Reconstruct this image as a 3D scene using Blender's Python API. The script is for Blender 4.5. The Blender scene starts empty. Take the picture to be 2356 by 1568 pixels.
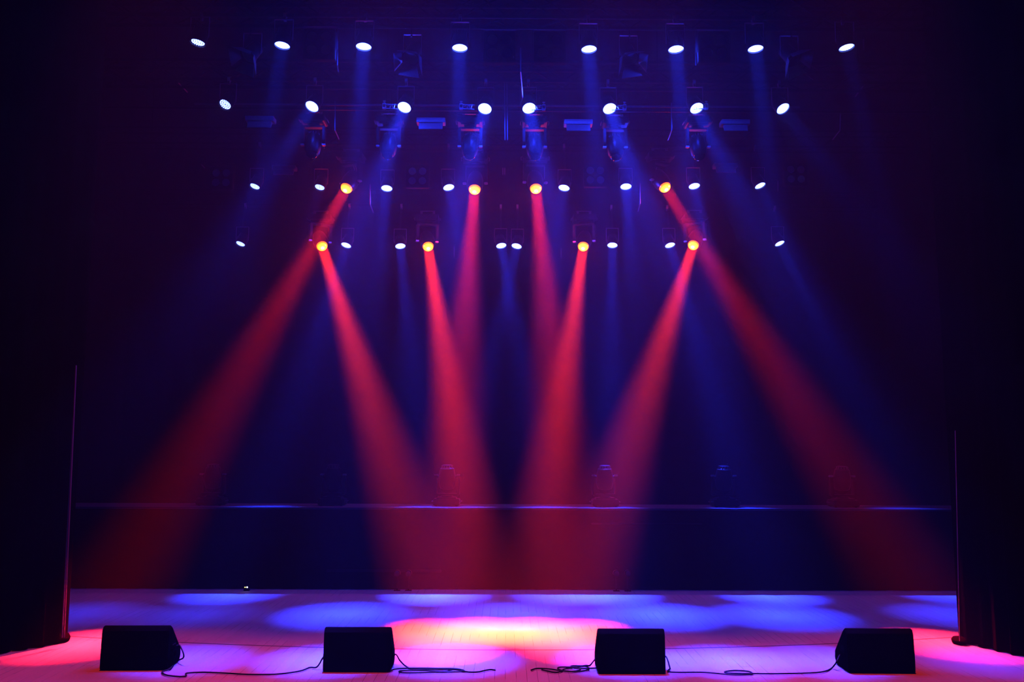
import bpy, math, random
from mathutils import Vector, Matrix, Euler, Quaternion
random.seed(7)
PI = math.pi
scene = bpy.context.scene
COL = scene.collection

# ------------------------------------------------------------------ camera
F = 2000.0; CX, CY = 1178.0, 784.0
PITCH = math.atan(246 / F); YAW = 12 / F; ROLL = math.radians(0.2)
CAM = Vector((0.0, 0.0, 2.28))
RM = Euler((PI / 2 + PITCH, 0, -YAW)).to_matrix() @ Matrix.Rotation(ROLL, 3, 'Z')
cd = bpy.data.cameras.new('camera'); cam = bpy.data.objects.new('camera', cd); COL.objects.link(cam)
cd.sensor_width = 36; cd.lens = F * 36 / 2356; cd.clip_end = 200
cam.matrix_world = Matrix.Translation(CAM) @ RM.to_4x4()
scene.camera = cam

def at(px, py, Y):
    """world point seen at a photo pixel, at stage depth Y"""
    d = RM @ Vector(((px - CX) / F, (CY - py) / F, -1))
    return CAM + d * (Y / d.y)

def floor_at(px, py):
    d = RM @ Vector(((px - CX) / F, (CY - py) / F, -1)); return CAM + d * (-CAM.z / d.z)

# ------------------------------------------------------------------ materials
def mat(name, color, rough=0.6, metal=0.0, emit=None, estr=0.0, spec=0.5):
    m = bpy.data.materials.new(name); m.use_nodes = True
    b = m.node_tree.nodes['Principled BSDF']
    b.inputs['Base Color'].default_value = (*color, 1)
    b.inputs['Roughness'].default_value = rough
    b.inputs['Metallic'].default_value = metal
    b.inputs['Specular IOR Level'].default_value = spec
    if emit:
        b.inputs['Emission Color'].default_value = (*emit, 1)
        b.inputs['Emission Strength'].default_value = estr
        m.cycles.emission_sampling = 'NONE'
    return m

def noisy(name, c1, c2, scale=20, rough=0.7, metal=0.0, bump=0.0, spec=0.5):
    m = mat(name, c1, rough, metal, spec=spec); nt = m.node_tree; b = nt.nodes['Principled BSDF']
    tc = nt.nodes.new('ShaderNodeTexCoord'); n = nt.nodes.new('ShaderNodeTexNoise'); n.inputs['Scale'].default_value = scale
    r = nt.nodes.new('ShaderNodeValToRGB'); r.color_ramp.elements[0].color = (*c1, 1); r.color_ramp.elements[1].color = (*c2, 1)
    nt.links.new(tc.outputs['Object'], n.inputs['Vector']); nt.links.new(n.outputs['Fac'], r.inputs['Fac'])
    nt.links.new(r.outputs['Color'], b.inputs['Base Color'])
    if bump:
        bp = nt.nodes.new('ShaderNodeBump'); bp.inputs['Strength'].default_value = bump; bp.inputs['Distance'].default_value = 0.01
        nt.links.new(n.outputs['Fac'], bp.inputs['Height']); nt.links.new(bp.outputs['Normal'], b.inputs['Normal'])
    return m

M_BLACK = noisy('black_paint', (0.002, 0.002, 0.0022), (0.004, 0.004, 0.0045), 30, 0.7, spec=0.2)
M_HOUSE = noisy('black_housing_plastic', (0.003, 0.003, 0.0035), (0.005, 0.005, 0.0055), 40, 0.4, spec=0.35)
M_SPK = noisy('speaker_texture_paint', (0.002, 0.002, 0.0022), (0.004, 0.004, 0.0045), 220, 0.8, bump=0.3, spec=0.1)
M_GRILLE = noisy('speaker_grille', (0.004, 0.004, 0.004), (0.010, 0.010, 0.010), 300, 0.6, 0.2, spec=0.25)
M_STEEL = noisy('bare_steel', (0.35, 0.35, 0.37), (0.5, 0.5, 0.52), 25, 0.35, 0.9)
M_GREY = noisy('grey_metal', (0.09, 0.09, 0.095), (0.14, 0.14, 0.15), 30, 0.45, 0.6)
M_ALU = noisy('aluminium_reflector', (0.4, 0.4, 0.42), (0.5, 0.5, 0.52), 30, 0.3, 0.7)
M_DRAPE = noisy('black_velour', (0.0015, 0.0015, 0.0018), (0.0025, 0.002, 0.0025), 14, 0.95, bump=0.2, spec=0.0)
M_LEG = noisy('dark_wine_velour', (0.0015, 0.0007, 0.0008), (0.006, 0.0018, 0.0022), 9, 0.95, bump=0.25, spec=0.02)
M_WALL = noisy('black_stage_wall', (0.0015, 0.0015, 0.0015), (0.003, 0.003, 0.003), 5, 0.95, spec=0.05)
M_RISER = noisy('grey_satin_deck', (0.12, 0.12, 0.125), (0.18, 0.18, 0.185), 12, 0.3)
M_CABLE = noisy('black_cable_rubber', (0.012, 0.011, 0.011), (0.02, 0.02, 0.02), 60, 0.5)
M_GLASS = mat('unlit_lamp_glass', (0.22, 0.19, 0.22), 0.4, 0.3)
M_LENS_OFF = mat('dark_lens_glass', (0.02, 0.02, 0.025), 0.08, 0.0, spec=0.8)
M_WHITE = noisy('paper_white', (0.7, 0.7, 0.68), (0.8, 0.8, 0.78), 60, 0.8)
BLUE = (0.03, 0.06, 1.0)
M_LED = {}
def led_mat(s):
    k = round(s, 2)
    if k not in M_LED:
        M_LED[k] = mat('blue_led_%d' % int(k * 100), (0.1, 0.1, 0.2), 0.2, 0, (0.13, 0.2, 1.0), 9.0 + 18 * s)
    return M_LED[k]
M_PLATE = {}
def plate_mat(s):
    k = round(s, 2)
    if k not in M_PLATE:
        M_PLATE[k] = mat('par_lens_%d' % int(k * 100), (0.02, 0.02, 0.03), 0.25, 0, (0.1, 0.16, 1.0), 22.0 * s)
    return M_PLATE[k]
# red lens: hot white centre of the lamp inside a yellow-red field
M_RED = mat('red_head_lens', (0.1, 0.02, 0.01), 0.2, 0, (1, 0.2, 0.02), 6)
_nt = M_RED.node_tree; _b = _nt.nodes['Principled BSDF']
_tc = _nt.nodes.new('ShaderNodeTexCoord'); _v = _nt.nodes.new('ShaderNodeVectorMath'); _v.operation = 'LENGTH'
_sep = _nt.nodes.new('ShaderNodeVectorMath'); _sep.operation = 'MULTIPLY'; _sep.inputs[1].default_value = (1, 1, 0)
_r = _nt.nodes.new('ShaderNodeValToRGB'); _cr = _r.color_ramp
_cr.elements[0].position = 0.0; _cr.elements[0].color = (1, 0.95, 0.5, 1)
_cr.elements[1].position = 0.10; _cr.elements[1].color = (1, 0.07, 0.002, 1)
_e = _cr.elements.new(0.042); _e.color = (1, 0.6, 0.03, 1)
_e = _cr.elements.new(0.085); _e.color = (1, 0.2, 0.002, 1)
_nt.links.new(_tc.outputs['Object'], _sep.inputs[0]); _nt.links.new(_sep.outputs[0], _v.inputs[0])
_nt.links.new(_v.outputs['Value'], _r.inputs['Fac']); _nt.links.new(_r.outputs['Color'], _b.inputs['Emission Color'])

def floor_material():
    m = mat('wooden_stage_planks', (0.5, 0.42, 0.36), 0.5); nt = m.node_tree; b = nt.nodes['Principled BSDF']
    N = nt.nodes.new; L = nt.links.new
    tc = N('ShaderNodeTexCoord'); sp = N('ShaderNodeSeparateXYZ'); cb = N('ShaderNodeCombineXYZ')
    L(tc.outputs['Object'], sp.inputs[0]); L(sp.outputs['Y'], cb.inputs['X']); L(sp.outputs['X'], cb.inputs['Y'])
    br = N('ShaderNodeTexBrick'); br.offset = 0.37; br.offset_frequency = 2
    br.inputs['Scale'].default_value = 1; br.inputs['Brick Width'].default_value = 1.9; br.inputs['Row Height'].default_value = 0.108
    br.inputs['Mortar Size'].default_value = 0.0022; br.inputs['Mortar Smooth'].default_value = 0.3; br.inputs['Bias'].default_value = 0
    br.inputs['Color1'].default_value = (0.84, 0.76, 0.68, 1); br.inputs['Color2'].default_value = (0.74, 0.66, 0.59, 1)
    br.inputs['Mortar'].default_value = (0.03, 0.02, 0.02, 1)
    L(cb.outputs[0], br.inputs['Vector'])
    # seams are tight in places and open in others
    nz = N('ShaderNodeTexNoise'); nz.inputs['Scale'].default_value = 1.7; nz.inputs['Detail'].default_value = 3
    L(tc.outputs['Object'], nz.inputs['Vector'])
    rp = N('ShaderNodeValToRGB'); rp.color_ramp.elements[0].position = 0.47; rp.color_ramp.elements[1].position = 0.60
    L(nz.outputs['Fac'], rp.inputs['Fac'])
    mul = N('ShaderNodeMath'); mul.operation = 'MULTIPLY'; L(br.outputs['Fac'], mul.inputs[0]); L(rp.outputs['Color'], mul.inputs[1])
    # curved cross seam where two floor sections meet
    x2 = N('ShaderNodeMath'); x2.operation = 'MULTIPLY'; L(sp.outputs['X'], x2.inputs[0]); L(sp.outputs['X'], x2.inputs[1])
    cur = N('ShaderNodeMath'); cur.operation = 'MULTIPLY_ADD'; cur.inputs[1].default_value = 0.024; cur.inputs[2].default_value = 10.25
    L(x2.outputs[0], cur.inputs[0])
    df = N('ShaderNodeMath'); df.operation = 'SUBTRACT'; L(sp.outputs['Y'], df.inputs[0]); L(cur.outputs[0], df.inputs[1])
    ab = N('ShaderNodeMath'); ab.operation = 'ABSOLUTE'; L(df.outputs[0], ab.inputs[0])
    lt = N('ShaderNodeMath'); lt.operation = 'LESS_THAN'; lt.inputs[1].default_value = 0.017; L(ab.outputs[0], lt.inputs[0])
    mx = N('ShaderNodeMath'); mx.operation = 'MAXIMUM'; L(mul.outputs[0], mx.inputs[0]); L(lt.outputs[0], mx.inputs[1])
    # fine grain and scuffs along the boards
    mp = N('ShaderNodeMapping'); mp.inputs['Scale'].default_value = (26, 1.1, 1); L(tc.outputs['Object'], mp.inputs['Vector'])
    gn = N('ShaderNodeTexNoise'); gn.inputs['Scale'].default_value = 2; gn.inputs['Detail'].default_value = 5; L(mp.outputs[0], gn.inputs['Vector'])
    mixg = N('ShaderNodeMix'); mixg.data_type = 'RGBA'; mixg.inputs['B'].default_value = (0.86, 0.79, 0.72, 1)
    br2 = N('ShaderNodeTexBrick'); br2.offset = 0.37; br2.offset_frequency = 2
    for k in ('Scale', 'Brick Width', 'Row Height'): br2.inputs[k].default_value = br.inputs[k].default_value
    br2.inputs['Mortar Size'].default_value = 0
    br2.inputs['Color1'].default_value = (0.84, 0.76, 0.68, 1); br2.inputs['Color2'].default_value = (0.76, 0.68, 0.61, 1)
    L(cb.outputs[0], br2.inputs['Vector'])
    gm = N('ShaderNodeMath'); gm.operation = 'MULTIPLY'; gm.inputs[1].default_value = 0.6; L(gn.outputs['Fac'], gm.inputs[0])
    L(gm.outputs[0], mixg.inputs['Factor']); L(br2.outputs['Color'], mixg.inputs['A'])
    fin = N('ShaderNodeMix'); fin.data_type = 'RGBA'; fin.inputs['B'].default_value = (0.05, 0.035, 0.03, 1)
    fm = N('ShaderNodeMath'); fm.operation = 'MULTIPLY'; fm.inputs[1].default_value = 0.85; L(mx.outputs[0], fm.inputs[0])
    L(fm.outputs[0], fin.inputs['Factor']); L(mixg.outputs['Result'], fin.inputs['A']); L(fin.outputs['Result'], b.inputs['Base Color'])
    return m
M_FLOOR = floor_material()
M_LIP = noisy('worn_edge_carpet', (0.10, 0.07, 0.065), (0.22, 0.16, 0.15), 9, 0.95, bump=0.5, spec=0.1)

# ------------------------------------------------------------------ mesh helpers
class MB:
    def __init__(s): s.v = []; s.f = []
    def add(s, vs, fs, M=None):
        o = len(s.v)
        for p in vs:
            p = Vector(p); s.v.append(M @ p if M else p)
        s.f += [tuple(i + o for i in f) for f in fs]; return s
    def box(s, c, d, M=None):
        x, y, z = (k / 2 for k in d); c = Vector(c)
        vs = [c + Vector((a * x, b * y, e * z)) for e in (-1, 1) for b in (-1, 1) for a in (-1, 1)]
        return s.add(vs, [(0, 2, 3, 1), (4, 5, 7, 6), (0, 1, 5, 4), (2, 6, 7, 3), (0, 4, 6, 2), (1, 3, 7, 5)], M)
    def tube(s, pts, r, n=8, caps=True, M=None):
        pts = [Vector(p) for p in pts]; o = []; rings = []
        t0 = (pts[1] - pts[0]).normalized()
        u = t0.orthogonal().normalized()
        for i, p in enumerate(pts):
            if i == 0: t = t0
            elif i == len(pts) - 1: t = (pts[i] - pts[i - 1]).normalized()
            else: t = ((pts[i + 1] - p).normalized() + (p - pts[i - 1]).normalized())
            if t.length < 1e-6: t = t0
            t.normalize(); u = (u - t * u.dot(t))
            u = u.normalized() if u.length > 1e-6 else t.orthogonal().normalized()
            w = t.cross(u)
            rings.append([p + (u * math.cos(2 * PI * k / n) + w * math.sin(2 * PI * k / n)) * r for k in range(n)])
        vs = [q for g in rings for q in g]; fs = []
        for i in range(len(rings) - 1):
            for k in range(n):
                a = i * n + k; b = i * n + (k + 1) % n
                fs.append((a, b, b + n, a + n))
        if caps: fs += [tuple(range(n))[::-1], tuple((len(rings) - 1) * n + k for k in range(n))]
        return s.add(vs, fs, M)
    def lathe(s, prof, n=24, M=None, cap0=True, cap1=True):
        vs = [(r * math.cos(2 * PI * k / n), r * math.sin(2 * PI * k / n), z) for r, z in prof for k in range(n)]; fs = []
        for i in range(len(prof) - 1):
            for k in range(n):
                a = i * n + k; b = i * n + (k + 1) % n
                fs.append((a, b, b + n, a + n))
        if cap0: fs.append(tuple(range(n))[::-1])
        if cap1: fs.append(tuple((len(prof) - 1) * n + k for k in range(n)))
        return s.add(vs, fs, M)
    def prism(s, poly, x0, x1, M=None):          # polygon in (y, z), extruded along x
        n = len(poly)
        vs = [(x0, y, z) for y, z in poly] + [(x1, y, z) for y, z in poly]
        fs = [tuple(range(n))[::-1], tuple(range(n, 2 * n))] + [(i, (i + 1) % n, n + (i + 1) % n, n + i) for i in range(n)]
        return s.add(vs, fs, M)
    def mesh(s, name, m, smooth=False, bevel=0):
        me = bpy.data.meshes.new(name); me.from_pydata([tuple(v) for v in s.v], [], s.f); me.materials.append(m)
        import bmesh
        bm = bmesh.new(); bm.from_mesh(me)
        bmesh.ops.recalc_face_normals(bm, faces=bm.faces)
        if bevel:
            es = [e for e in bm.edges if len(e.link_faces) == 2 and e.calc_face_angle(0) > 0.6]
            bmesh.ops.bevel(bm, geom=es, offset=bevel, segments=2, affect='EDGES')
        bm.to_mesh(me); bm.free()
        if smooth:
            for p in me.polygons: p.use_smooth = True
            try: me.set_sharp_from_angle(angle=math.radians(38))
            except Exception: pass
        me.update(); return me

def part(name, me, parent=None, M=None, label=None, kind=None):
    o = bpy.data.objects.new(name, me); COL.objects.link(o)
    if parent: o.parent = parent
    o.matrix_local = M if M is not None else Matrix.Identity(4)
    if label: o['label'] = label
    if kind: o['kind'] = kind
    return o
def thing(name, label, cat, M=None, group=None):
    o = bpy.data.objects.new(name, None); COL.objects.link(o); o.empty_display_size = 0.1
    if M is not None: o.matrix_world = M
    o['label'] = label; o['category'] = cat
    if group: o['group'] = group
    return o
def single(name, me, label, cat, M=None, group=None, kind=None):
    o = part(name, me, None, M); o['label'] = label; o['category'] = cat
    if group: o['group'] = group
    if kind: o['kind'] = kind
    return o
def aim(d):                                     # rotation that turns local -Z to direction d
    return Vector((0, 0, -1)).rotation_difference(Vector(d).normalized()).to_matrix().to_4x4()
def T(*a): return Matrix.Translation(Vector(a[0]) if len(a) == 1 else Vector(a))
def spot(parent, world_pos, direction, color, power, deg, blend, radius, name='beam'):
    l = bpy.data.lights.new(name, 'SPOT'); l.color = color; l.energy = power
    l.spot_size = math.radians(deg); l.spot_blend = blend; l.shadow_soft_size = radius
    o = bpy.data.objects.new(name, l); COL.objects.link(o)
    m = T(world_pos) @ aim(direction)
    if parent: o.parent = parent; o.matrix_local = parent.matrix_world.inverted() @ m
    else: o.matrix_world = m
    return o
def disk(parent, world_pos, direction, color, power, deg, size, name='beam'):
    l = bpy.data.lights.new(name, 'AREA'); l.shape = 'DISK'; l.size = size; l.color = color; l.energy = power; l.spread = math.radians(deg)
    o = bpy.data.objects.new(name, l); COL.objects.link(o)
    m = T(world_pos) @ aim(direction); o.parent = parent; o.matrix_local = parent.matrix_world.inverted() @ m
    return o
def glow(parent, world_pos, color, power, radius, name='lens_glow'):
    l = bpy.data.lights.new(name, 'POINT'); l.color = color; l.energy = power; l.shadow_soft_size = radius
    o = bpy.data.objects.new(name, l); COL.objects.link(o)
    o.parent = parent; o.matrix_local = parent.matrix_world.inverted() @ T(world_pos)
    return o

# ------------------------------------------------------------------ the stage house
def structure(name, me, label=None):
    o = part(name, me, None); o['kind'] = 'structure'
    if label: o['label'] = label
    return o
FRONT = 8.80; FAR = 14.5; BACK = 19.6; HX = 8.6; ZC = 14.8
structure('floor', MB().box((0, (FRONT + BACK) / 2, -0.05), (2 * HX, BACK - FRONT, 0.1)).mesh('floor', M_FLOOR))
# worn cloth strip along the stage lip, with a slightly ragged upstage edge
lip = MB(); n = 240; vs = []; fs = []
for i in range(n + 1):
    x = -HX + 2 * HX * i / n
    e = 0.018 * math.sin(x * 5.1) + 0.014 * math.sin(x * 13.7 + 1) + 0.01 * random.random()
    e *= max(0, 1 - abs(x) / 3.2) * 1.6 + 0.15
    for (y, z) in ((8.2, 0.0), (8.2, 0.006), (FRONT - 0.02 + e, 0.006), (FRONT - 0.02 + e, 0.0)): vs.append((x, y, z))
for i in range(n):
    for k in range(4): fs.append((i * 4 + k, i * 4 + (k + 1) % 4, i * 4 + 4 + (k + 1) % 4, i * 4 + 4 + k))
lip.add(vs, fs)
structure('trim_1', MB().box((0, 8.5, -0.5), (2 * HX, 0.6, 0.998)).mesh('stage_lip', M_BLACK))
o = single('edge_carpet', lip.mesh('edge_carpet', M_LIP), 'worn reddish carpet strip along the front lip of the stage, under the wedge monitors', 'carpet')
structure('wall_back', MB().box((0, BACK + 0.1, ZC / 2), (2 * HX + 0.4, 0.2, ZC)).mesh('wall', M_WALL))
structure('wall_left', MB().box((-HX - 0.1, 13, ZC / 2), (0.2, 14, ZC)).mesh('wall', M_WALL))
structure('wall_right', MB().box((HX + 0.1, 13, ZC / 2), (0.2, 14, ZC)).mesh('wall', M_WALL))
structure('ceiling', MB().box((0, 13, ZC + 0.1), (2 * HX + 0.4, 14, 0.2)).mesh('ceiling', M_WALL))

def curtain(path, z0, z1, amp, wl, lean=0.0, hem=0.0, thick=0.012, step=0.03, rows=10):
    """pleated cloth along a floor path; amp/wl = pleat depth and spacing"""
    P = [Vector((*p, 0)) for p in path]; seg = [(P[i + 1] - P[i]).length for i in range(len(P) - 1)]; tot = sum(seg)
    pts = []; s = 0; n = int(tot / step)
    for k in range(n + 1):
        s = tot * k / n; i = 0; a = s
        while i < len(seg) - 1 and a > seg[i]: a -= seg[i]; i += 1
        p = P[i].lerp(P[i + 1], min(1, a / seg[i])); t = (P[i + 1] - P[i]).normalized(); nn = Vector((-t.y, t.x, 0))
        ph = 2 * PI * s / wl + 0.9 * math.sin(s * 2.3)
        pts.append((p, nn, math.sin(ph) + 0.35 * math.sin(2.3 * ph + 1), s))
    vs = []; fs = []; W = len(pts)
    for side in (0, 1):
        for r in range(rows + 1):
            f = r / rows
            for p, nn, w, s in pts:
                z = z0 + (z1 - z0) * f
                if r == 0: z += hem * (0.5 + 0.5 * math.sin(s * 1.9) * math.sin(s * 0.83 + 2))
                q = p + nn * (w * amp * (1 - 0.35 * f) + side * thick)
                vs.append((q.x + lean * (z - z0), q.y, z))
    B = (rows + 1) * W
    for side in (0, 1):
        for r in range(rows):
            for k in range(W - 1):
                a = side * B + r * W + k; fs.append((a, a + 1, a + 1 + W, a + W))
    for k in range(W - 1):
        fs.append((k, k + 1, B + k + 1, B + k)); a = rows * W + k; fs.append((a, a + 1, B + a + 1, B + a))
    for r in range(rows):
        for k in (0, W - 1):
            a = r * W + k; fs.append((a, a + W, B + a + W, B + a))
    return MB().add(vs, fs)
single('backdrop_curtain', curtain([(-HX + .1, 19.35), (HX - .1, 19.35)], 0.01, 8.9, 0.06, 0.32, step=0.05).mesh('backdrop', M_DRAPE, True),
       'black pleated backdrop curtain behind the farthest row of lights', 'curtain')
# front curtains at both sides of the opening
t = single('stage_curtain', curtain([floor_at(150, 1471).xy, floor_at(119, 1484).xy, floor_at(2, 1503).xy, (-6.5, 9.2), (-8.55, 9.1)], 0.012, 9.4, 0.035, 0.2, lean=0.0).mesh('curtain', M_LEG, True),
           'dark wine curtain with a pink-lit edge at the left side of the stage opening', 'curtain')
t = single('stage_curtain', curtain([floor_at(2205, 1476).xy, floor_at(2262, 1490).xy, floor_at(2354, 1511).xy, (6.5, 9.1), (8.55, 9.0)], 0.012, 9.4, 0.035, 0.2).mesh('curtain', M_LEG, True),
           'dark curtain with a faint red edge at the right side of the stage opening', 'curtain')
# cords hanging down the inner edge of the curtains
def rope(px_top, py_top, px_bot, py_bot, Y, label, r=0.009):
    a = at(px_top, py_top, Y); b = at(px_bot, py_bot, Y)
    pts = [a.lerp(b, k / 10) for k in range(11)]
    single('curtain_cord', MB().tube(pts, r, 6).mesh('cord', M_CORD), label, 'cord', group='cords beside the stage opening')
M_CORD = noisy('pale_cord', (0.6, 0.36, 0.38), (0.7, 0.45, 0.45), 50, 0.8)

# ------------------------------------------------------------------ riser at the back with its skirt
RZ = 1.30; RY0, RY1 = 14.52, 15.55
rs = thing('stage_riser', 'long black riser at the back of the stage, moving heads standing on its top', 'riser', T(0, RY0, 0))
part('deck', MB().box((0, (RY1 - RY0) / 2, RZ - 0.05), (2 * HX - .1, RY1 - RY0, 0.1)).mesh('deck', M_RISER, bevel=0.012), rs)
part('frame', MB().box((0, (RY1 - RY0) / 2 + .03, (RZ - 0.1) / 2 + 0.005), (2 * HX - .3, RY1 - RY0 - 0.16, RZ - 0.11)).mesh('frame', M_BLACK), rs)
part('rail', MB().tube([(-2.9, -0.07, 0.30), (-1.05, -0.07, 0.30)], 0.018, 8).mesh('rail', M_HOUSE), rs)
part('rail', MB().tube([(1.4, -0.07, 1.06), (3.2, -0.07, 1.06)], 0.012, 8).mesh('rail', M_HOUSE), rs)
sk = part('skirt', curtain([(-HX + .1, RY0 - 0.03), (HX - .1, RY0 - 0.03)], 0.004, RZ - 0.03, 0.012, 0.42, hem=0.0, step=0.04, rows=8).mesh('skirt', M_DRAPE, True), rs, T(0, -RY0, 0))

# ------------------------------------------------------------------ moving head fixture
def h_base():
    b = MB().box((0, 0, 0.07), (0.44, 0.34, 0.11)).box((0, 0, 0.135), (0.34, 0.28, 0.03))
    for x in (-.17, .17):
        for y in (-.12, .12): b.lathe([(.02, 0), (.024, .018)], 10, T(x, y, 0))
    return b.mesh('head_base', M_HOUSE, bevel=0.012)
def h_handle(): return MB().tube([(0, -.09, 0), (.035, -.08, 0), (.035, .08, 0), (0, .09, 0)], 0.009, 8).mesh('handle', M_GREY, True)
def h_yoke():
    b = MB().lathe([(.11, 0.15), (.11, 0.175), (.10, 0.18)], 24)
    b.box((0, 0, 0.195), (0.40, 0.13, 0.035))
    for s in (-1, 1):
        b.prism([(-.075, .19), (.075, .19), (.055, .44), (.035, .515), (-.035, .515), (-.055, .44)], s * .165, s * .215)
    return b.mesh('yoke', M_HOUSE, bevel=0.01)
def h_lock():  return MB().box((0, 0, 0), (0.062, 0.07, 0.03)).mesh('arm_cap', M_ALU, bevel=0.006)
def h_head():
    b = MB().lathe([(.03, .205), (.078, .20), (.09, .165), (.098, .16), (.100, .15), (.118, .145), (.135, .06), (.146, 0), (.146, -.08), (.135, -.15), (.118, -.195), (.105, -.20), (.104, -.185)], 32, cap1=False)
    for s in (-1, 1): b.lathe([(.03, 0), (.03, .03)], 14, T(s * .135, 0, 0) @ Matrix.Rotation(s * PI / 2, 4, 'Y'))
    return b.mesh('head', M_HOUSE, True)
def h_fins():
    b = MB()
    for k in range(12):
        a = 2 * PI * k / 12
        b.box((.084, 0, .175), (.03, .008, .04), Matrix.Rotation(a, 4, 'Z'))
    return b.mesh('cooling_fins', M_GREY)
def lens_mesh(m): return MB().lathe([(.104, 0), (.100, -.03), (.085, -.055), (.06, -.075), (.03, -.086), (.0005, -.09)], 32).mesh('lens', m, True)
ME = dict(base=h_base(), handle=h_handle(), yoke=h_yoke(), lock=h_lock(), head=h_head(), fins=h_fins(),
          lens_off=lens_mesh(M_LENS_OFF), lens_red=lens_mesh(M_RED))
def h_clamp():
    b = MB()
    for s in (-1, 1): b.box((s * .12, 0, -.02), (.04, .03, .045)).lathe([(.036, -.02), (.036, .02)], 14, T(s * .12, 0, -.065) @ Matrix.Rotation(PI / 2, 4, 'Y'))
    b.box((0, 0, -.004), (.29, .03, .012))
    return b.mesh('clamp', M_GREY)
ME['clamp'] = h_clamp()

def moving_head(pivot, direction, hang, label, group, lit=False, sc=1.0, pan=None):
    """pivot = world centre of the head; direction = where its lens points"""
    d = Vector(direction).normalized()
    sgn = -1 if hang else 1
    off = 0.49 * sc
    root = thing('moving_head_light', label, 'stage light', T(pivot - Vector((0, 0, sgn * off))) @ Matrix.Diagonal((sc, sc, sc, 1)), group)
    flip = Matrix.Rotation(PI, 4, 'X') if hang else Matrix.Identity(4)
    part('base', ME['base'], root, flip)
    if pan is None:
        pan = math.atan2(d.x, -d.y) if math.hypot(d.x, d.y) > 0.05 else 0
        # keep arms to the sides as the photo shows
        while pan > PI / 2: pan -= PI
        while pan < -PI / 2: pan += PI
    yk = part('yoke', ME['yoke'], root, Matrix.Rotation(pan, 4, 'Z') @ flip)
    for s in (-1, 1): part('arm_cap', ME['lock'], yk, T(s * .19, 0, .52))
    bs = [o for o in root.children if o.name.startswith('base')][0]
    for s in (-1, 1): part('handle', ME['handle'], bs, T(s * .215, 0, .08) @ (Matrix.Rotation(PI, 4, 'Z') if s < 0 else Matrix.Identity(4)))
    hm = T(0, 0, sgn * .49) @ aim(d)
    hd = part('head', ME['head'], root, hm)
    part('cooling_fins', ME['fins'], hd)
    part('lens', ME['lens_red' if lit else 'lens_off'], hd, T(0, 0, -.19), 'glowing red and yellow round lens' if lit else None)
    if hang: part('clamp', ME['clamp'], root, T(0, 0, .065 + .02))
    return root

# ------------------------------------------------------------------ LED par can
def led_positions():
    out = []
    for ring, cnt in ((.022, 6), (.047, 12), (.072, 17)):
        for k in range(cnt): out.append((ring * math.cos(2 * PI * k / cnt + ring * 9), ring * math.sin(2 * PI * k / cnt + ring * 9)))
    return out
def p_house():
    b = MB().lathe([(.05, .20), (.085, .19), (.092, .12), (.104, .10), (.104, -.028), (.096, -.028), (.096, .002)], 28, cap1=False)
    for k in range(10): b.box((.09, 0, .15), (.02, .006, .07), Matrix.Rotation(2 * PI * k / 10, 4, 'Z'))
    return b.mesh('par_housing', M_HOUSE, True)
def p_leds(m):
    b = MB()
    for x, y in led_positions(): b.lathe([(.0098, 0), (.0085, -.008), (.004, -.011)], 8, T(x, y, 0))
    return b.mesh('led_array', m)
def p_bracket(h):
    b = MB()
    for s in (-1, 1): b.box((s * .118, 0, h / 2), (.006, .03, h)).lathe([(.016, 0), (.016, .012)], 10, T(s * .107, 0, 0.0) @ Matrix.Rotation(s * PI / 2, 4, 'Y'))
    b.box((0, 0, h), (.242, .03, .006))
    return b.mesh('bracket', M_GREY)
def p_clamp():
    return MB().box((0, 0, .02), (.03, .035, .05)).lathe([(.034, -.02), (.034, .02)], 14, T(0, 0, .07) @ Matrix.Rotation(PI / 2, 4, 'Y')).mesh('clamp', M_STEEL)
ME['par'] = p_house(); ME['pclamp'] = p_clamp()
ME['brk'] = p_bracket(.26)
LEDS = {}; PLT = {}
def ray_floor(p, tgt): return (Vector(tgt) - p).normalized()

BLUE_L = (0.010, 0.03, 1.0); RED_L = (1.0, 0.010, 0.028)
K_BLUE = 44.0; K_GLOW = 62.0; K_RED = 98.0; K_TOP = 3100.0
ROWS = {1: 10.5, 2: 12.0, 3: 14.8, 4: 16.3}
ORD = ['leftmost', 'second from left', 'third from left', 'fourth from left', 'fourth from right', 'third from right', 'second from right', 'rightmost']
ROWN = {1: 'topmost', 2: 'second', 3: 'third', 4: 'lowest'}
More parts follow.
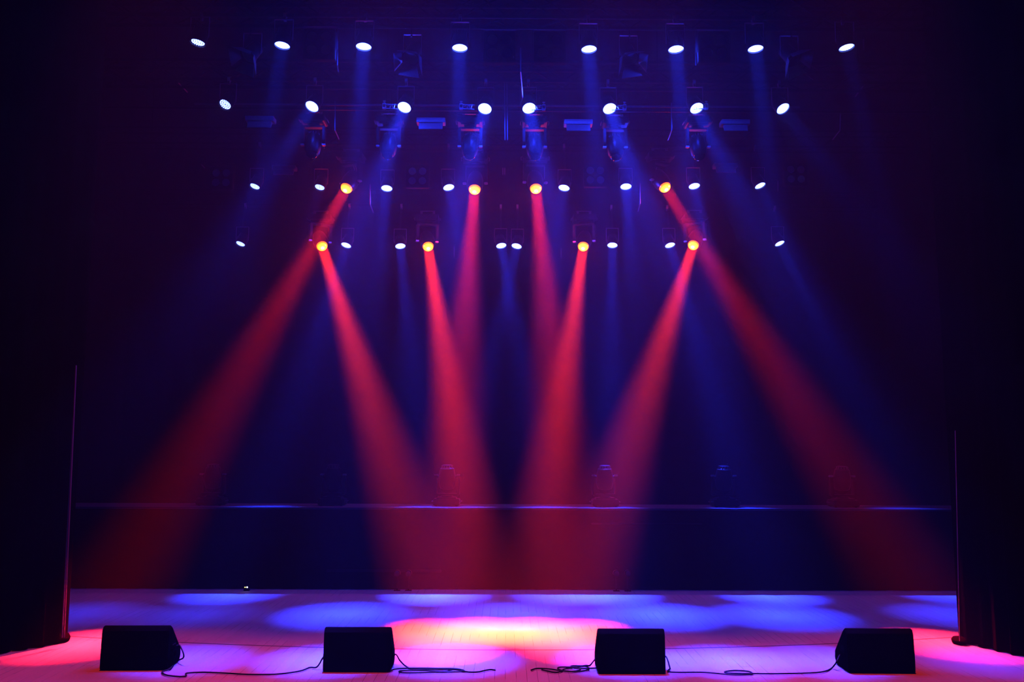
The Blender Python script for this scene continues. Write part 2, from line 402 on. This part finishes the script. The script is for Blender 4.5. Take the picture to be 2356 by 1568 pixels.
# px, py, dx at the floor, beam strength, halo strength, lens brightness
PARS = {
 1: [(456, 95, -.9, .1, 0, .0), (650, 101, -.6, .35, .22, .6), (837, 104, -.1, .9, 1.0, 1), (1058, 107, 0, .9, 1.0, 1),
     (1355, 110, .3, 1, .85, 1), (1555, 110, .3, 1, .7, 1), (1738, 109, .3, .5, .35, .8), (1947, 106, .9, .12, .07, .35)],
 2: [(519, 239, -2.0, .1, 0, .0), (719, 243, -1.9, .35, .3, .7), (931, 245, -1.2, 1, .7, 1), (1116, 248, -1.0, 1, .9, 1),
     (1217, 247, 1.0, 1, .9, 1), (1402, 248, 1.2, 1.2, .8, 1), (1602, 247, 1.5, .7, .55, 1), (1800, 248, 2.2, .12, .12, .4)],
 3: [(587, 427, -1.5, .12, 0, .0), (736, 429, -1.0, .12, 0, .0), (890, 431, -.1, .9, .8, .9), (1032, 429, 1.5, .55, .55, .9),
     (1298, 430, -1.2, .5, .5, .9), (1440, 427, 0, 1.2, 1.5, 1), (1597, 426, .5, .8, .45, .9), (1748, 425, 1.9, .35, .07, .35)],
 4: [(554, 559, -1.5, .1, 0, .0), (797, 562, -1.2, .65, .12, .6), (921, 564, .9, .9, .35, .8), (1153, 563, 1.0, 1, .45, .9),
     (1189, 564, -1.2, .8, .45, .9), (1409, 562, -.4, 1.1, .35, .8), (1541, 562, 1.0, .9, .12, .6), (1793, 558, 1.8, .4, .06, .3)],
}
TY = {1: 9.75, 2: 7.6, 3: 12.35, 4: 13.9}
PIPEZ = {}
TRP = {}
for row, L in PARS.items():
    D = ROWS[row]; z0 = sum(at(q[0], q[1], D).z for q in L) / 8
    TRP[row] = (D + .06, z0 + .42) if row < 3 else (D + .15, z0 + .80)
    for i, (px, py, dx, bs, gs, ls) in enumerate(L):
        p = at(px, py, D); tgt = Vector((p.x + dx, TY[row], 0)); d = ray_floor(p, tgt)
        look = 'with a blue halo' if gs > .5 else ('glowing white' if gs > .1 else ('showing separate dots' if ls == 0 else 'without halo'))
        r = thing('par_light', 'blue par light %s, %s in the %s row' % (look, ORD[i], ROWN[row]), 'stage light', T(p), 'blue par lights in the %s row' % ROWN[row])
        A = aim(d)
        hs = part('housing', ME['par'], r, A)
        k = round(ls, 2)
        if k not in PLT:
            PLT[k] = MB().lathe([(.098, 0), (.098, -.004), (.0005, -.004)], 28).mesh('lens', plate_mat(k)); LEDS[k] = p_leds(led_mat(k))
        ln = part('lens', PLT[k], hs, T(0, 0, -.004)); part('led_array', LEDS[k], ln, T(0, 0, -.004))
        piv = A @ Vector((0, 0, .07))
        part('bracket', ME['brk'], r, T(piv))
        ty, tz = TRP[row]
        top = Vector((piv.x, ty - p.y, tz - .03 - p.z))
        part('stem', MB().tube([piv + Vector((0, 0, .28)), top], .012, 8).mesh('stem', M_HOUSE), r)
        part('clamp', ME['pclamp'], r, T(top - Vector((0, 0, .045))))
        if bs > .11: disk(r, p + d * .03, d, BLUE_L, K_BLUE * bs * (1.0, .85, .9, .9)[row - 1], (13, 16, 17, 15)[row - 1], .18)
        if gs > .1: glow(r, p + d * .05, BLUE_L, K_GLOW * gs, .05)

# ------------------------------------------------------------------ trusses / battens
def truss(row):
    y, z = TRP[row]
    h = .29
    t = thing('lighting_truss', 'black box truss carrying the %s row of par lights' % ROWN[row], 'truss', T(0, y, z), 'lighting trusses across the stage')
    X = 7.2
    for a, b in ((0, 0), (0, h), (h, 0), (h, h)):
        part('chord', MB().tube([(-X, a, b), (X, a, b)], .024, 10).mesh('chord', M_BLACK, True), t)
    br = MB(); n = 36; w = 2 * X / n
    for k in range(n):
        x0 = -X + k * w; x1 = x0 + w
        if k % 2: x0, x1 = x1, x0
        br.tube([(x0, 0, 0), (x1, 0, h)], .011, 6).tube([(x0, h, 0), (x1, h, h)], .011, 6)
        br.tube([(x0, 0, 0), (x1, h, 0)], .011, 6).tube([(x0, 0, h), (x1, h, h)], .011, 6)
    part('bracing', br.mesh('bracing', M_BLACK), t)
    for x in (-6.4, -2.2, 2.2, 6.4):
        part('hoist_cable', MB().tube([(x, h / 2, h), (x, h / 2, ZC - z - .015)], .012, 6).mesh('hoist_cable', M_BLACK), t)
    return y, z
TR = {r: truss(r) for r in ROWS}

# ------------------------------------------------------------------ lit red moving heads
CEN = at(1162, 1425, 11.45); CEN.z = 0
REDS = [  # px, py, row, target pixel on the floor (px, py), strength, label
 (797, 433, 3, (205, 1480), .7, 'red moving head, leftmost of upper four, beam slanting left'),
 (1092, 436, 3, (1012, 1483), .8, 'red moving head, second of upper four, beam almost straight down'),
 (1233, 434, 3, (1332, 1483), .8, 'red moving head, third of upper four, beam dropping slightly right'),
 (1530, 431, 3, (2175, 1480), .7, 'red moving head, rightmost of upper four, beam slanting right'),
 (741, 566, 4, (1020, 1456), 1.0, 'red moving head, leftmost of lower four, beam slanting right'),
 (985, 567, 4, (1115, 1450), 1.2, 'red moving head, second of lower four, beam leaning right'),
 (1342, 567, 4, (1215, 1450), 1.1, 'red moving head, third of lower four, beam leaning left'),
 (1595, 564, 4, (1310, 1456), .9, 'red moving head, rightmost of lower four, beam slanting left'),
]
AMB_L = (1.0, 0.020, 0.005)
for i, (px, py, row, tp, st, lab) in enumerate(REDS):
    p = at(px, py, ROWS[row]); tg = floor_at(*tp); d = (tg - p).normalized()
    r = moving_head(p - d * .21, d, True, lab, 'red moving heads hanging over the stage', lit=True)
    disk(r, p + d * .10, d, (RED_L if row == 3 else AMB_L), K_RED * st, (11.5 if row == 3 else 10.5), .19)
    glow(r, p + d * .14, (1.0, .02, .03), 26.0, .05)

# ------------------------------------------------------------------ added unseen red par lights and truss, washing the floor front red
TRP[5] = (9.26, 13.9); ROWN[5] = 'added unseen highest'; t5 = truss(5)
M_ADDED_LENS = mat('added_red_lens', (.3, .02, .02), .2, 0, (1, .03, .05), 6)
rl = MB().lathe([(.098, 0), (.098, -.004), (.0005, -.004)], 28).mesh('lens', M_ADDED_LENS)
for k in range(4):
    x = -3.9 + 2.6 * k; p = Vector((x, 9.2, 13.48)); d = (Vector((x * 1.05, 9.25, 0)) - p).normalized(); A = aim(d)
    r = thing('par_light', 'added unseen red par light on the highest truss, %s' % ['leftmost', 'second from left', 'second from right', 'rightmost'][k], 'stage light', T(p), 'added unseen red par lights')
    hs = part('housing', ME['par'], r, A); part('lens', rl, hs, T(0, 0, -.004))
    piv = A @ Vector((0, 0, .07)); part('bracket', ME['brk'], r, T(piv))
    top = Vector((piv.x, .06, .39)); part('stem', MB().tube([piv + Vector((0, 0, .25)), top], .012, 8).mesh('stem', M_HOUSE), r)
    spot(r, p + d * .04, d, (1.0, .04, .05), K_TOP, 21, 1.0, .08)  # added red wash on the front floor, lamp out of view

# ------------------------------------------------------------------ unlit moving heads hung under the second row
for k, (px, py) in enumerate([(722, 287), (895, 290), (1082, 291), (1230, 292), (1415, 293), (1605, 292)]):
    sc = .84; b = at(px, py, 12.5)
    d = Vector(((-1, -1, -.7, .7, 1, 1)[k] * .06, -.10, -1))
    moving_head(Vector((b.x, b.y, b.z - .34 * sc)), d, True,
                'unlit moving head under the second row, %s of six' % ['leftmost', 'second from left', 'third from left', 'third from right', 'second from right', 'rightmost'][k],
                'unlit moving heads under the second row', sc=sc, pan=0)
# pipe they hang from
q = at(1166, 270, 12.5)
pz = q.z + .12
lb = thing('hanging_batten', 'dark pipe batten below the second row carrying the unlit moving heads and strobes', 'pipe', T(0, 12.5, pz))
part('pipe', MB().tube([(-6.4, 0, 0), (6.4, 0, 0)], .024, 10).mesh('pipe', M_HOUSE, True), lb)
for x in (-5.4, -1.75, 1.75, 5.4):
    part('drop_rod', MB().tube([(x, 0, 0), (x, 0.02, TR[2][1] - pz)], .010, 6).mesh('drop_rod', M_HOUSE), lb)

# ------------------------------------------------------------------ moving heads standing on the riser
for k, (px, lab) in enumerate([(487, 'leftmost, almost lost in the dark'), (765, 'second from left, almost lost in the dark'), (1028, 'its outline lit purple, left of centre stage'),
                               (1392, 'its left edge lit violet, right of centre stage'), (1667, 'lit only at its cap, second from right'), (1940, 'rightmost, almost lost in the dark')]):
    b = at(px, 1163, 15.0); sc = 1.0
    moving_head(Vector((b.x, 15.0, RZ + .49)), Vector((0, .12, -1)), False, 'moving head standing on the back riser, ' + lab, 'moving heads standing on the riser', pan=0)

# ------------------------------------------------------------------ strobes below the second row
ME['st_house'] = MB().box((0, 0, 0), (.42, .16, .07)).box((0, -.085, .02), (.42, .012, .02)).mesh('housing', M_ALU, bevel=.006)
ME['st_win'] = MB().prism([(-.06, -.04), (-.085, -.14), (-.07, -.145), (.0, -.04)], -.175, .175).mesh('reflector', M_ALU, bevel=.004)
ME['st_brk'] = MB().box((0, 0, .06), (.44, .02, .006)).tube([(0, 0, .06), (0, 0, .15)], .012, 8).mesh('bracket', M_HOUSE)
for (px, py, Y, lab) in [(600, 276, 12.35, 'leftmost, in the second row'), (992, 280, 12.35, 'second from left, in the second row'), (1330, 284, 12.35, 'third, right of centre, in the second row'),
                         (1690, 284, 12.35, 'rightmost, in the second row'), (655, 387, 15.1, 'dim one at the left of the third row'), (1668, 382, 15.1, 'dim one at the right of the third row')]:
    p = at(px, py, Y)
    r = thing('strobe_light', 'wide strobe light with purple reflector, ' + lab, 'stage light', T(p), 'strobe lights')
    part('housing', ME['st_house'], r); part('reflector', ME['st_win'], r); part('bracket', ME['st_brk'], r)

# ------------------------------------------------------------------ four-lamp blinders
ME['bl_house'] = MB().box((0, .06, 0), (.40, .10, .40)).mesh('housing', M_BLACK, bevel=.01)
ME['bl_lamp'] = MB().lathe([(.066, 0), (.062, .008), (.045, .012), (.02, .05), (.0005, .055)], 20, Matrix.Rotation(-PI / 2, 4, 'X')).mesh('lamp', M_GLASS, True)
ME['bl_brk'] = MB().box((-.215, .06, .1), (.006, .03, .3)).box((.215, .06, .1), (.006, .03, .3)).box((0, .06, .25), (.436, .03, .006)).mesh('bracket', M_BLACK)
for (px, py, row, lab) in [(733, 98, 1, 'left in the topmost row'), (1149, 105, 1, 'just left of centre in the topmost row'), (1265, 105, 1, 'just right of centre in the topmost row'), (1645, 105, 1, 'right in the topmost row'),
                      (508, 408, 3, 'far left in the third row'), (960, 404, 3, 'left of centre in the third row'), (1370, 402, 3, 'right of centre in the third row'), (1832, 400, 3, 'far right in the third row')]:
    Y = ROWS[row] - .22; p = at(px, py, Y)
    r = thing('blinder_light', 'unlit four-lamp blinder hanging ' + lab, 'stage light', T(p), 'unlit blinders')
    part('housing', ME['bl_house'], r, T(0, .02, 0)); part('bracket', ME['bl_brk'], r, T(0, .02, 0))
    for sx in (-1, 1):
        for sz in (-1, 1): part('lamp', ME['bl_lamp'], r, T(sx * .088, .012, sz * .085))

# ------------------------------------------------------------------ fresnels with barn doors, topmost row
ME['fr_house'] = MB().lathe([(.07, .22), (.09, .2), (.1, .05), (.112, .0), (.112, -.02), (.1, -.02)], 24, cap1=False).mesh('housing', M_HOUSE, True)
ME['fr_lens'] = MB().lathe([(.1, 0), (.06, -.02), (.0005, -.028)], 24).mesh('lens', M_GLASS, True)
ME['fr_door'] = MB().add([(-.08, 0, 0), (.08, 0, 0), (.14, .0, -.15), (-.14, .0, -.15), (-.08, .004, 0), (.08, .004, 0), (.14, .004, -.15), (-.14, .004, -.15)],
                         [(0, 1, 2, 3), (7, 6, 5, 4), (0, 4, 5, 1), (1, 5, 6, 2), (2, 6, 7, 3), (3, 7, 4, 0)]).mesh('barn_door', M_GREY)
for (px, py, dx, lab) in [(572, 128, -.5, 'leftmost of four'), (945, 132, -.2, 'second from left'), (1450, 134, .2, 'third from left, doors catching light'), (1825, 134, .5, 'rightmost of four')]:
    p = at(px, py, 10.8); d = Vector((dx, -.55, -1)).normalized()
    r = thing('fresnel_light', 'unlit lamp with open barn doors, topmost row, ' + lab, 'stage light', T(p), 'lamps with barn doors')
    hs = part('housing', ME['fr_house'], r, aim(d)); part('lens', ME['fr_lens'], hs, T(0, 0, -.002))
    for k in range(4): part('barn_door', ME['fr_door'], hs, Matrix.Rotation(k * PI / 2, 4, 'Z') @ T(0, .112, -.02) @ Matrix.Rotation(.5, 4, 'X'))
    part('bracket', ME['brk'], r, aim(d) @ T(0, 0, .08) @ aim(d).inverted())
    up = TR[1][1] - p.z
    part('stem', MB().tube([(0, .04, .3), (0, TR[1][0] + .29 - 10.8, up - .02)], .012, 8).mesh('stem', M_HOUSE), r)

# ------------------------------------------------------------------ side-arm clamps beside the second-row pars
def gear(px, py, s):
    p = at(px, py, 12.0)
    r = thing('pipe_clamp', 'steel clamp and arm beside the par light %s in second row' % GN.pop(0), 'clamp', T(p), 'pipe clamps in the second row')
    part('clamp_body', MB().box((0, 0, 0), (.05, .04, .09)).lathe([(.03, -.02), (.03, .02)], 12, T(0, 0, 0) @ Matrix.Rotation(PI / 2, 4, 'X')).mesh('clamp_body', M_STEEL, bevel=.004), r)
    part('wing_bolt', MB().tube([(0, 0, .04), (0, 0, .085)], .006, 6).box((0, 0, .075), (.04, .008, .014)).mesh('wing_bolt', M_STEEL), r)
    part('arm', MB().tube([(0, 0, .03), (s * .19, 0, .025)], .008, 6).tube([(0, 0, -.03), (s * .19, 0, -.04)], .008, 6).mesh('arm', M_STEEL), r)
    pts = [(s * (.05 + .11 * k / 12), -.02 + .02 * math.sin(k * .9), -.01 + .035 * math.sin(k * 1.15)) for k in range(13)]
    part('safety_cable', MB().tube(pts, .005, 6).mesh('safety_cable', M_STEEL), r)
GN = ['third from left', 'fourth from left', 'fourth from right', 'third from right', 'second from right']
for px, py, s in [(884, 244, 1), (1061, 245, 1), (1251, 247, -1), (1437, 247, -1), (1625, 245, -1)]: gear(px, py, s)
# pipe behind the second-row pars at lens height
q = at(1166, 243, 12.26)
sp_ = thing('steel_pipe', 'thin steel pipe glinting behind the bright lenses of the second row', 'pipe', T(0, 12.26, q.z))
part('pipe', MB().tube([(-4.6, 0, 0), (4.3, 0, 0)], .014, 10).mesh('pipe', M_GREY, True), sp_)
for x in (-4.4, -1.2, 1.2, 4.1):
    part('hook', MB().tube([(x, 0, 0), (x, .02, TR[2][1] - q.z)], .008, 6).mesh('hook', M_HOUSE), sp_)

# ------------------------------------------------------------------ hanging rods with fore-and-aft arms
def rod(pts, label, r=.009, twin=False):
    b = MB(); P = [at(*q) for q in pts]
    b.tube(P, r, 6)
    if twin: b.tube([p + Vector((.035, 0, 0)) for p in P], r, 6)
    single('hanging_rod', b.mesh('rod', M_GREY), label, 'rod', group='hanging rods between the lights')
RODS = [
 ([(771, 232, 12.2), (771, 300, 12.2), (780, 320, 12.7)], 'left of the third par light of the second row', 0),
 ([(1161, 190, 12.2), (1162, 322, 12.2)], 'twin rod at centre of the second row', 1),
 ([(1545, 236, 12.2), (1545, 300, 12.2), (1537, 322, 12.7)], 'left of the second par from right in the second row', 0),
 ([(1934, 262, 12.2), (1933, 300, 12.2), (1916, 321, 12.7)], 'far right beyond the second row', 0),
 ([(410, 190, 12.2), (431, 212, 12.6)], 'short slanting one at the upper far left', 0),
 ([(1986, 198, 12.2), (1968, 222, 12.6)], 'short slanting one at the upper far right', 0),
 ([(777, 95, 10.75), (776, 150, 10.75), (779, 165, 10.9)], 'left of the third par of the topmost row', 0),
 ([(1198, 110, 10.75), (1198, 165, 10.75), (1203, 230, 12.0)], 'at centre of the topmost row', 0),
 ([(1600, 100, 10.75), (1601, 150, 10.75)], 'right of the third par from right in the topmost row', 0),
 ([(1987, 90, 10.75), (1987, 115, 10.75)], 'right of the rightmost par in the topmost row', 0),
 ([(813, 380, 14.9), (818, 398, 15.4)], 'pink-lit pair above the leftmost red lamp', 1),
 ([(1157, 386, 14.9), (1157, 401, 15.3)], 'pink-lit pair between the middle red lamps', 1),
 ([(1507, 384, 14.9), (1501, 402, 15.4)], 'pink-lit pair above the rightmost upper red lamp', 1),
 ([(1852, 386, 14.9), (1842, 399, 15.3)], 'short slanting one right of the third row', 0),
 ([(463, 378, 14.9), (471, 386, 15.3)], 'short slanting one left of the third row', 0),
 ([(852, 424, 15.0), (852, 470, 15.0), (859, 489, 15.5)], 'left of the third par of the third row', 0),
 ([(1473, 421, 15.0), (1473, 468, 15.0), (1468, 486, 15.5)], 'right of the brightest par of the third row', 0),
 ([(1790, 416, 15.0), (1790, 440, 15.0)], 'right of the rightmost par of the third row', 0),
 ([(1045, 566, 17.5), (1045, 592, 17.5)], 'in the lowest row, right of the second red lamp', 0),
 ([(1291, 570, 17.5), (1291, 594, 17.5)], 'in the lowest row, left of the third red lamp', 0),
]
for pts, lab, tw in RODS: rod(pts, 'thin metal hanging rod, ' + lab, twin=bool(tw))

# ------------------------------------------------------------------ wedge monitors on the stage lip
PROF = [(0.0, 0.0), (-.005, .12), (.01, .385), (.035, .425), (.075, .43), (.12, .405), (.40, .13), (.41, .06), (.37, 0.0)]
def wedge(x, y, rot, label):
    W = .34
    r = thing('wedge_monitor', label, 'speaker', T(x, y, 0.0075) @ Matrix.Rotation(rot, 4, 'Z'), 'wedge monitors on the stage lip')
    cab = part('cabinet', ME['wcab'], r)
    part('grille', ME['wgrille'], r)
    for s in (-1, 1):
        part('side_panel', ME['wside'], r, T(s * (W + .0), 0, 0))
        hd = part('handle', ME['whand'], r, T(s * (W + .004), .15, .2))
    part('socket', ME['wsock'], r, T(W + .006, .22, .12))
    return r
ME['wcab'] = MB().prism(PROF, -.34, .34).mesh('cabinet', M_SPK, bevel=.006)
ME['wgrille'] = MB().prism([(.135, .398), (.145, .405), (.398, .152), (.39, .145)], -.31, .31).mesh('grille', M_GRILLE)
sc_ = [(p[0] * .92 + .015, p[1] * .93 + .012) for p in PROF]
ME['wside'] = MB().prism(sc_, -.004, .004).mesh('side_panel', M_HOUSE)
ME['whand'] = MB().box((0, 0, 0), (.006, .13, .075)).tube([(.004, -.05, 0.02), (.012, -.04, .02), (.012, .04, .02), (.004, .05, .02)], .007, 6).mesh('handle', M_BLACK)
ME['wsock'] = MB().box((0, 0, 0), (.008, .05, .05)).lathe([(.014, 0), (.014, .01)], 12, Matrix.Rotation(PI / 2, 4, 'Y')).mesh('socket', M_BLACK)
def foot(px, py=None, Y=None):
    f = floor_at(px, py); return f.x, f.y
WM = []
for (pl, pr, py, rot, lab) in [(227, 384, 1542, .02, 'black wedge monitor, leftmost of four, cable looping down its side'),
                               (742, 897, 1546, 0, 'black wedge monitor left of centre, cables at both sides'),
                               (1377, 1532, 1550, 0, 'black wedge monitor right of centre, beside the tangled cable coil'),
                               (1952, 2109, 1549, -.02, 'black wedge monitor, rightmost of four on the stage lip')]:
    a = floor_at(pl, py); b = floor_at(pr, py); WM.append(((a.x + b.x) / 2, (a.y + b.y) / 2))
    wedge(WM[-1][0], WM[-1][1], rot, lab)

# ------------------------------------------------------------------ cables on the floor
def smooth(pts, sub=6):
    P = [Vector(p) for p in pts]; P = [P[0] * 2 - P[1]] + P + [P[-1] * 2 - P[-2]]; out = []
    for i in range(1, len(P) - 2):
        for k in range(sub):
            t = k / sub; a, b, c, d = P[i - 1:i + 3]
            out.append(.5 * ((2 * b) + (c - a) * t + (2 * a - 5 * b + 4 * c - d) * t * t + (3 * b - a - 3 * c + d) * t ** 3))
    out.append(P[-2]); return out
def cable(pix, label, r=.0075):
    pts = []
    for q in pix:
        if len(q) == 2: f = floor_at(*q); f.z = r + .0065; pts.append(f)
        else: pts.append(at(q[0], q[1], q[2]))
    single('cable', MB().tube(smooth(pts), r, 8).mesh('cable', M_CABLE, True), label, 'cable', group='cables on the stage floor')
def W3(i, s, y, z): return (WM[i][0] + s * .352, WM[i][1] + y, z)
def cable3(pre, pix, post, label, r=.0075):
    pts = [Vector(p) for p in pre]
    for q in pix:
        f = floor_at(q[0], q[1]); f.z = r + .0065 + (q[2] if len(q) > 2 else 0); pts.append(f)
    pts += [Vector(p) for p in post]
    single('cable', MB().tube(smooth(pts), r, 8).mesh('cable', M_CABLE, True), label, 'cable', group='cables on the stage floor')
cable3([W3(0, 1, .22, .20), W3(0, 1.10, .24, .19), W3(0, 1.26, .2, .09)], [(404, 1524), (392, 1541), (376, 1546), (373, 1550), (385, 1556), (415, 1559), (428, 1557), (430, 1551), (470, 1549), (520, 1551), (575, 1554), (640, 1553), (690, 1546), (712, 1538)],
       [W3(1, -1.2, .10, .03), W3(1, -1.06, .12, .11), W3(1, -1.01, .13, .13)], 'long cable from the leftmost wedge monitor to the next one')
cable3([W3(1, 1.01, .22, .12), W3(1, 1.08, .22, .125), W3(1, 1.2, .2, .07)], [(935, 1536), (952, 1542), (1000, 1541), (1050, 1543), (1075, 1548), (1100, 1548), (1125, 1543), (1140, 1544)], [], 'cable running right from the second wedge monitor')
cable3([], [(897, 1546), (912, 1541), (950, 1539.5), (1010, 1540), (1050, 1541), (1068, 1546), (1040, 1548), (990, 1549), (930, 1550), (920, 1546), (960, 1544), (1020, 1547), (1040, 1543)], [], 'looped cable coil right of the second wedge monitor')
cable3([], [(1222, 1544), (1235, 1540), (1262, 1541), (1290, 1545), (1315, 1547), (1335, 1543), (1325, 1538), (1290, 1537), (1284, 1541), (1300, 1546), (1335, 1547), (1355, 1541), (1345, 1535), (1318, 1534), (1316, 1537), (1340, 1540), (1372, 1539)], [], 'tangled cable coil left of the third wedge monitor')
cable3([], [(1246, 1543), (1275, 1549), (1290, 1547), (1300, 1541), (1330, 1536), (1348, 1533)], [W3(2, -1.2, .10, .06), W3(2, -1.06, .12, .11), W3(2, -1.01, .14, .12)], 'cable climbing from the tangle to the third wedge monitor')
cable3([W3(2, 1.01, .2, .14), W3(2, 1.10, .18, .12), W3(2, 1.14, .08, .04)], [(1541, 1541), (1537, 1547), (1560, 1549), (1620, 1549), (1665, 1553), (1700, 1555), (1730, 1553), (1722, 1547), (1690, 1545), (1668, 1548), (1680, 1551), (1740, 1552), (1800, 1552), (1870, 1550), (1900, 1546), (1915, 1538)],
       [W3(3, -1.2, .12, .09), W3(3, -1.06, .18, .13), W3(3, -1.01, .2, .14)], 'long cable from the third wedge monitor to the rightmost one')

# cords beside the left opening
rope(175, 840, 147, 1466, 10.31, 'pink-lit cord hanging along the left curtain edge, outer one')
rope(168, 960, 142, 1466, 10.33, 'pink-lit cord hanging along the left curtain edge, inner one')
rope(2198, 990, 2208, 1474, 10.16, 'faint red-lit cord along the right curtain edge', 0.005)
# curtain feet weights
single('sandbag', MB().lathe([(.02, .0), (.08, .01), (.09, .05), (.07, .09), (.03, .10)], 28, T(floor_at(141, 1476)) @ Matrix.Diagonal((1, 1.3, 1, 1))).mesh('sandbag', M_LEG, True),
       'dark sandbag at the foot of the left stage curtain', 'sandbag')
single('sandbag', MB().lathe([(.02, .0), (.07, .01), (.08, .05), (.06, .08), (.03, .09)], 28, T(floor_at(2207, 1481)) @ Matrix.Diagonal((1, 1.3, 1, 1))).mesh('sandbag', M_LEG, True),
       'dark sandbag at the foot of the right stage curtain', 'sandbag')

# small things at the foot of the riser
p = floor_at(589, 1347)
r = thing('indicator_box', 'small floor box with a white and a yellow pilot light before the riser at left', 'box', T(p.x, 14.3, 0))
part('body', MB().box((0, 0, .025), (.09, .06, .05)).mesh('body', M_HOUSE, bevel=.005), r)
part('white_light', MB().lathe([(.011, 0), (.008, -.008)], 10, T(.012, -.0305, .062) @ Matrix.Rotation(-PI / 2, 4, 'X')).mesh('pilot', mat('white_pilot', (.8, .8, .8), .3, 0, (.6, .7, 1), 8)), r)
part('yellow_light', MB().box((-.02, -.0325, .062), (.022, .005, .01)).mesh('pilot', mat('yellow_pilot', (.8, .8, .2), .3, 0, (.8, .8, .2), 3)), r)
part('bezel', MB().box((0, -.027, .062), (.07, .006, .026)).mesh('bezel', M_HOUSE), r)
for (px, g) in ((915, 'left of the pair'), (941, 'right of the pair'), (1417, 'left of the pair'), (1443, 'right of the pair')):
    p = at(px, 1317, 14.42)
    r = thing('floor_lamp_can', 'small dim round lamp at the riser foot, %s %s' % (g, 'left of centre' if px < 1000 else 'right of centre'), 'lamp', T(p.x, 14.36, 0), 'small lamps at the foot of the riser')
    part('body', MB().lathe([(.05, -.04), (.055, .06)], 20, T(0, 0.02, p.z) @ Matrix.Rotation(PI / 2, 4, 'X')).mesh('body', M_HOUSE, True), r)
    part('stand', MB().box((0, .02, .005), (.1, .08, .01)).box((0, .02, p.z / 2), (.02, .02, p.z)).mesh('stand', M_BLACK), r)
    part('lens', MB().lathe([(.042, 0), (.02, -.012), (.0005, -.015)], 18, T(0, -.04, p.z) @ Matrix.Rotation(-PI / 2, 4, 'X')).mesh('lens', M_GLASS, True), r)
for i, (px, py, s) in enumerate([(1340, 1445, .022), (1227, 1383, .018), (157, 1443, .014), (1822, 1466, .018)]):
    f = floor_at(px, py)
    b = MB().add([(-s, -s * .6, 0), (s, -s * .4, 0), (s * .8, s * .7, .004), (-s * .7, s * .5, .002), (0, 0, .008)], [(0, 1, 4), (1, 2, 4), (2, 3, 4), (3, 0, 4), (3, 2, 1, 0)])
    single('paper_scrap', b.mesh('scrap', M_WHITE), 'tiny white paper scrap, ' + ['at centre, on the orange pool of light', 'near the centre back in the pink light', 'beside the left curtain foot', 'behind the rightmost wedge monitor'][i], 'scrap', T(f.x, f.y, .0005), 'paper scraps')

# ------------------------------------------------------------------ haze and light rendering
w = bpy.data.worlds.new('world'); scene.world = w; w.use_nodes = True; nt = w.node_tree
nt.nodes['Background'].inputs['Color'].default_value = (0, 0, 0, 1); nt.nodes['Background'].inputs['Strength'].default_value = 0
v = nt.nodes.new('ShaderNodeVolumeScatter'); v.inputs['Density'].default_value = 0.0088; v.inputs['Anisotropy'].default_value = 0.6
nt.links.new(v.outputs['Volume'], nt.nodes['World Output'].inputs['Volume'])
scene.view_settings.view_transform = 'Standard'; scene.view_settings.look = 'None'
scene.view_settings.gamma = 1; scene.view_settings.exposure = 0; scene.view_settings.use_curve_mapping = False
c = scene.cycles
c.use_denoising = True; c.denoiser = 'OPENIMAGEDENOISE'; c.denoising_input_passes = 'RGB_ALBEDO'
c.use_adaptive_sampling = True; c.adaptive_threshold = 0.006
c.max_bounces = 0; c.diffuse_bounces = 0; c.glossy_bounces = 0; c.transmission_bounces = 0; c.volume_bounces = 0; c.transparent_max_bounces = 2
c.sample_clamp_indirect = 2; c.use_light_tree = True; c.caustics_reflective = False; c.caustics_refractive = False
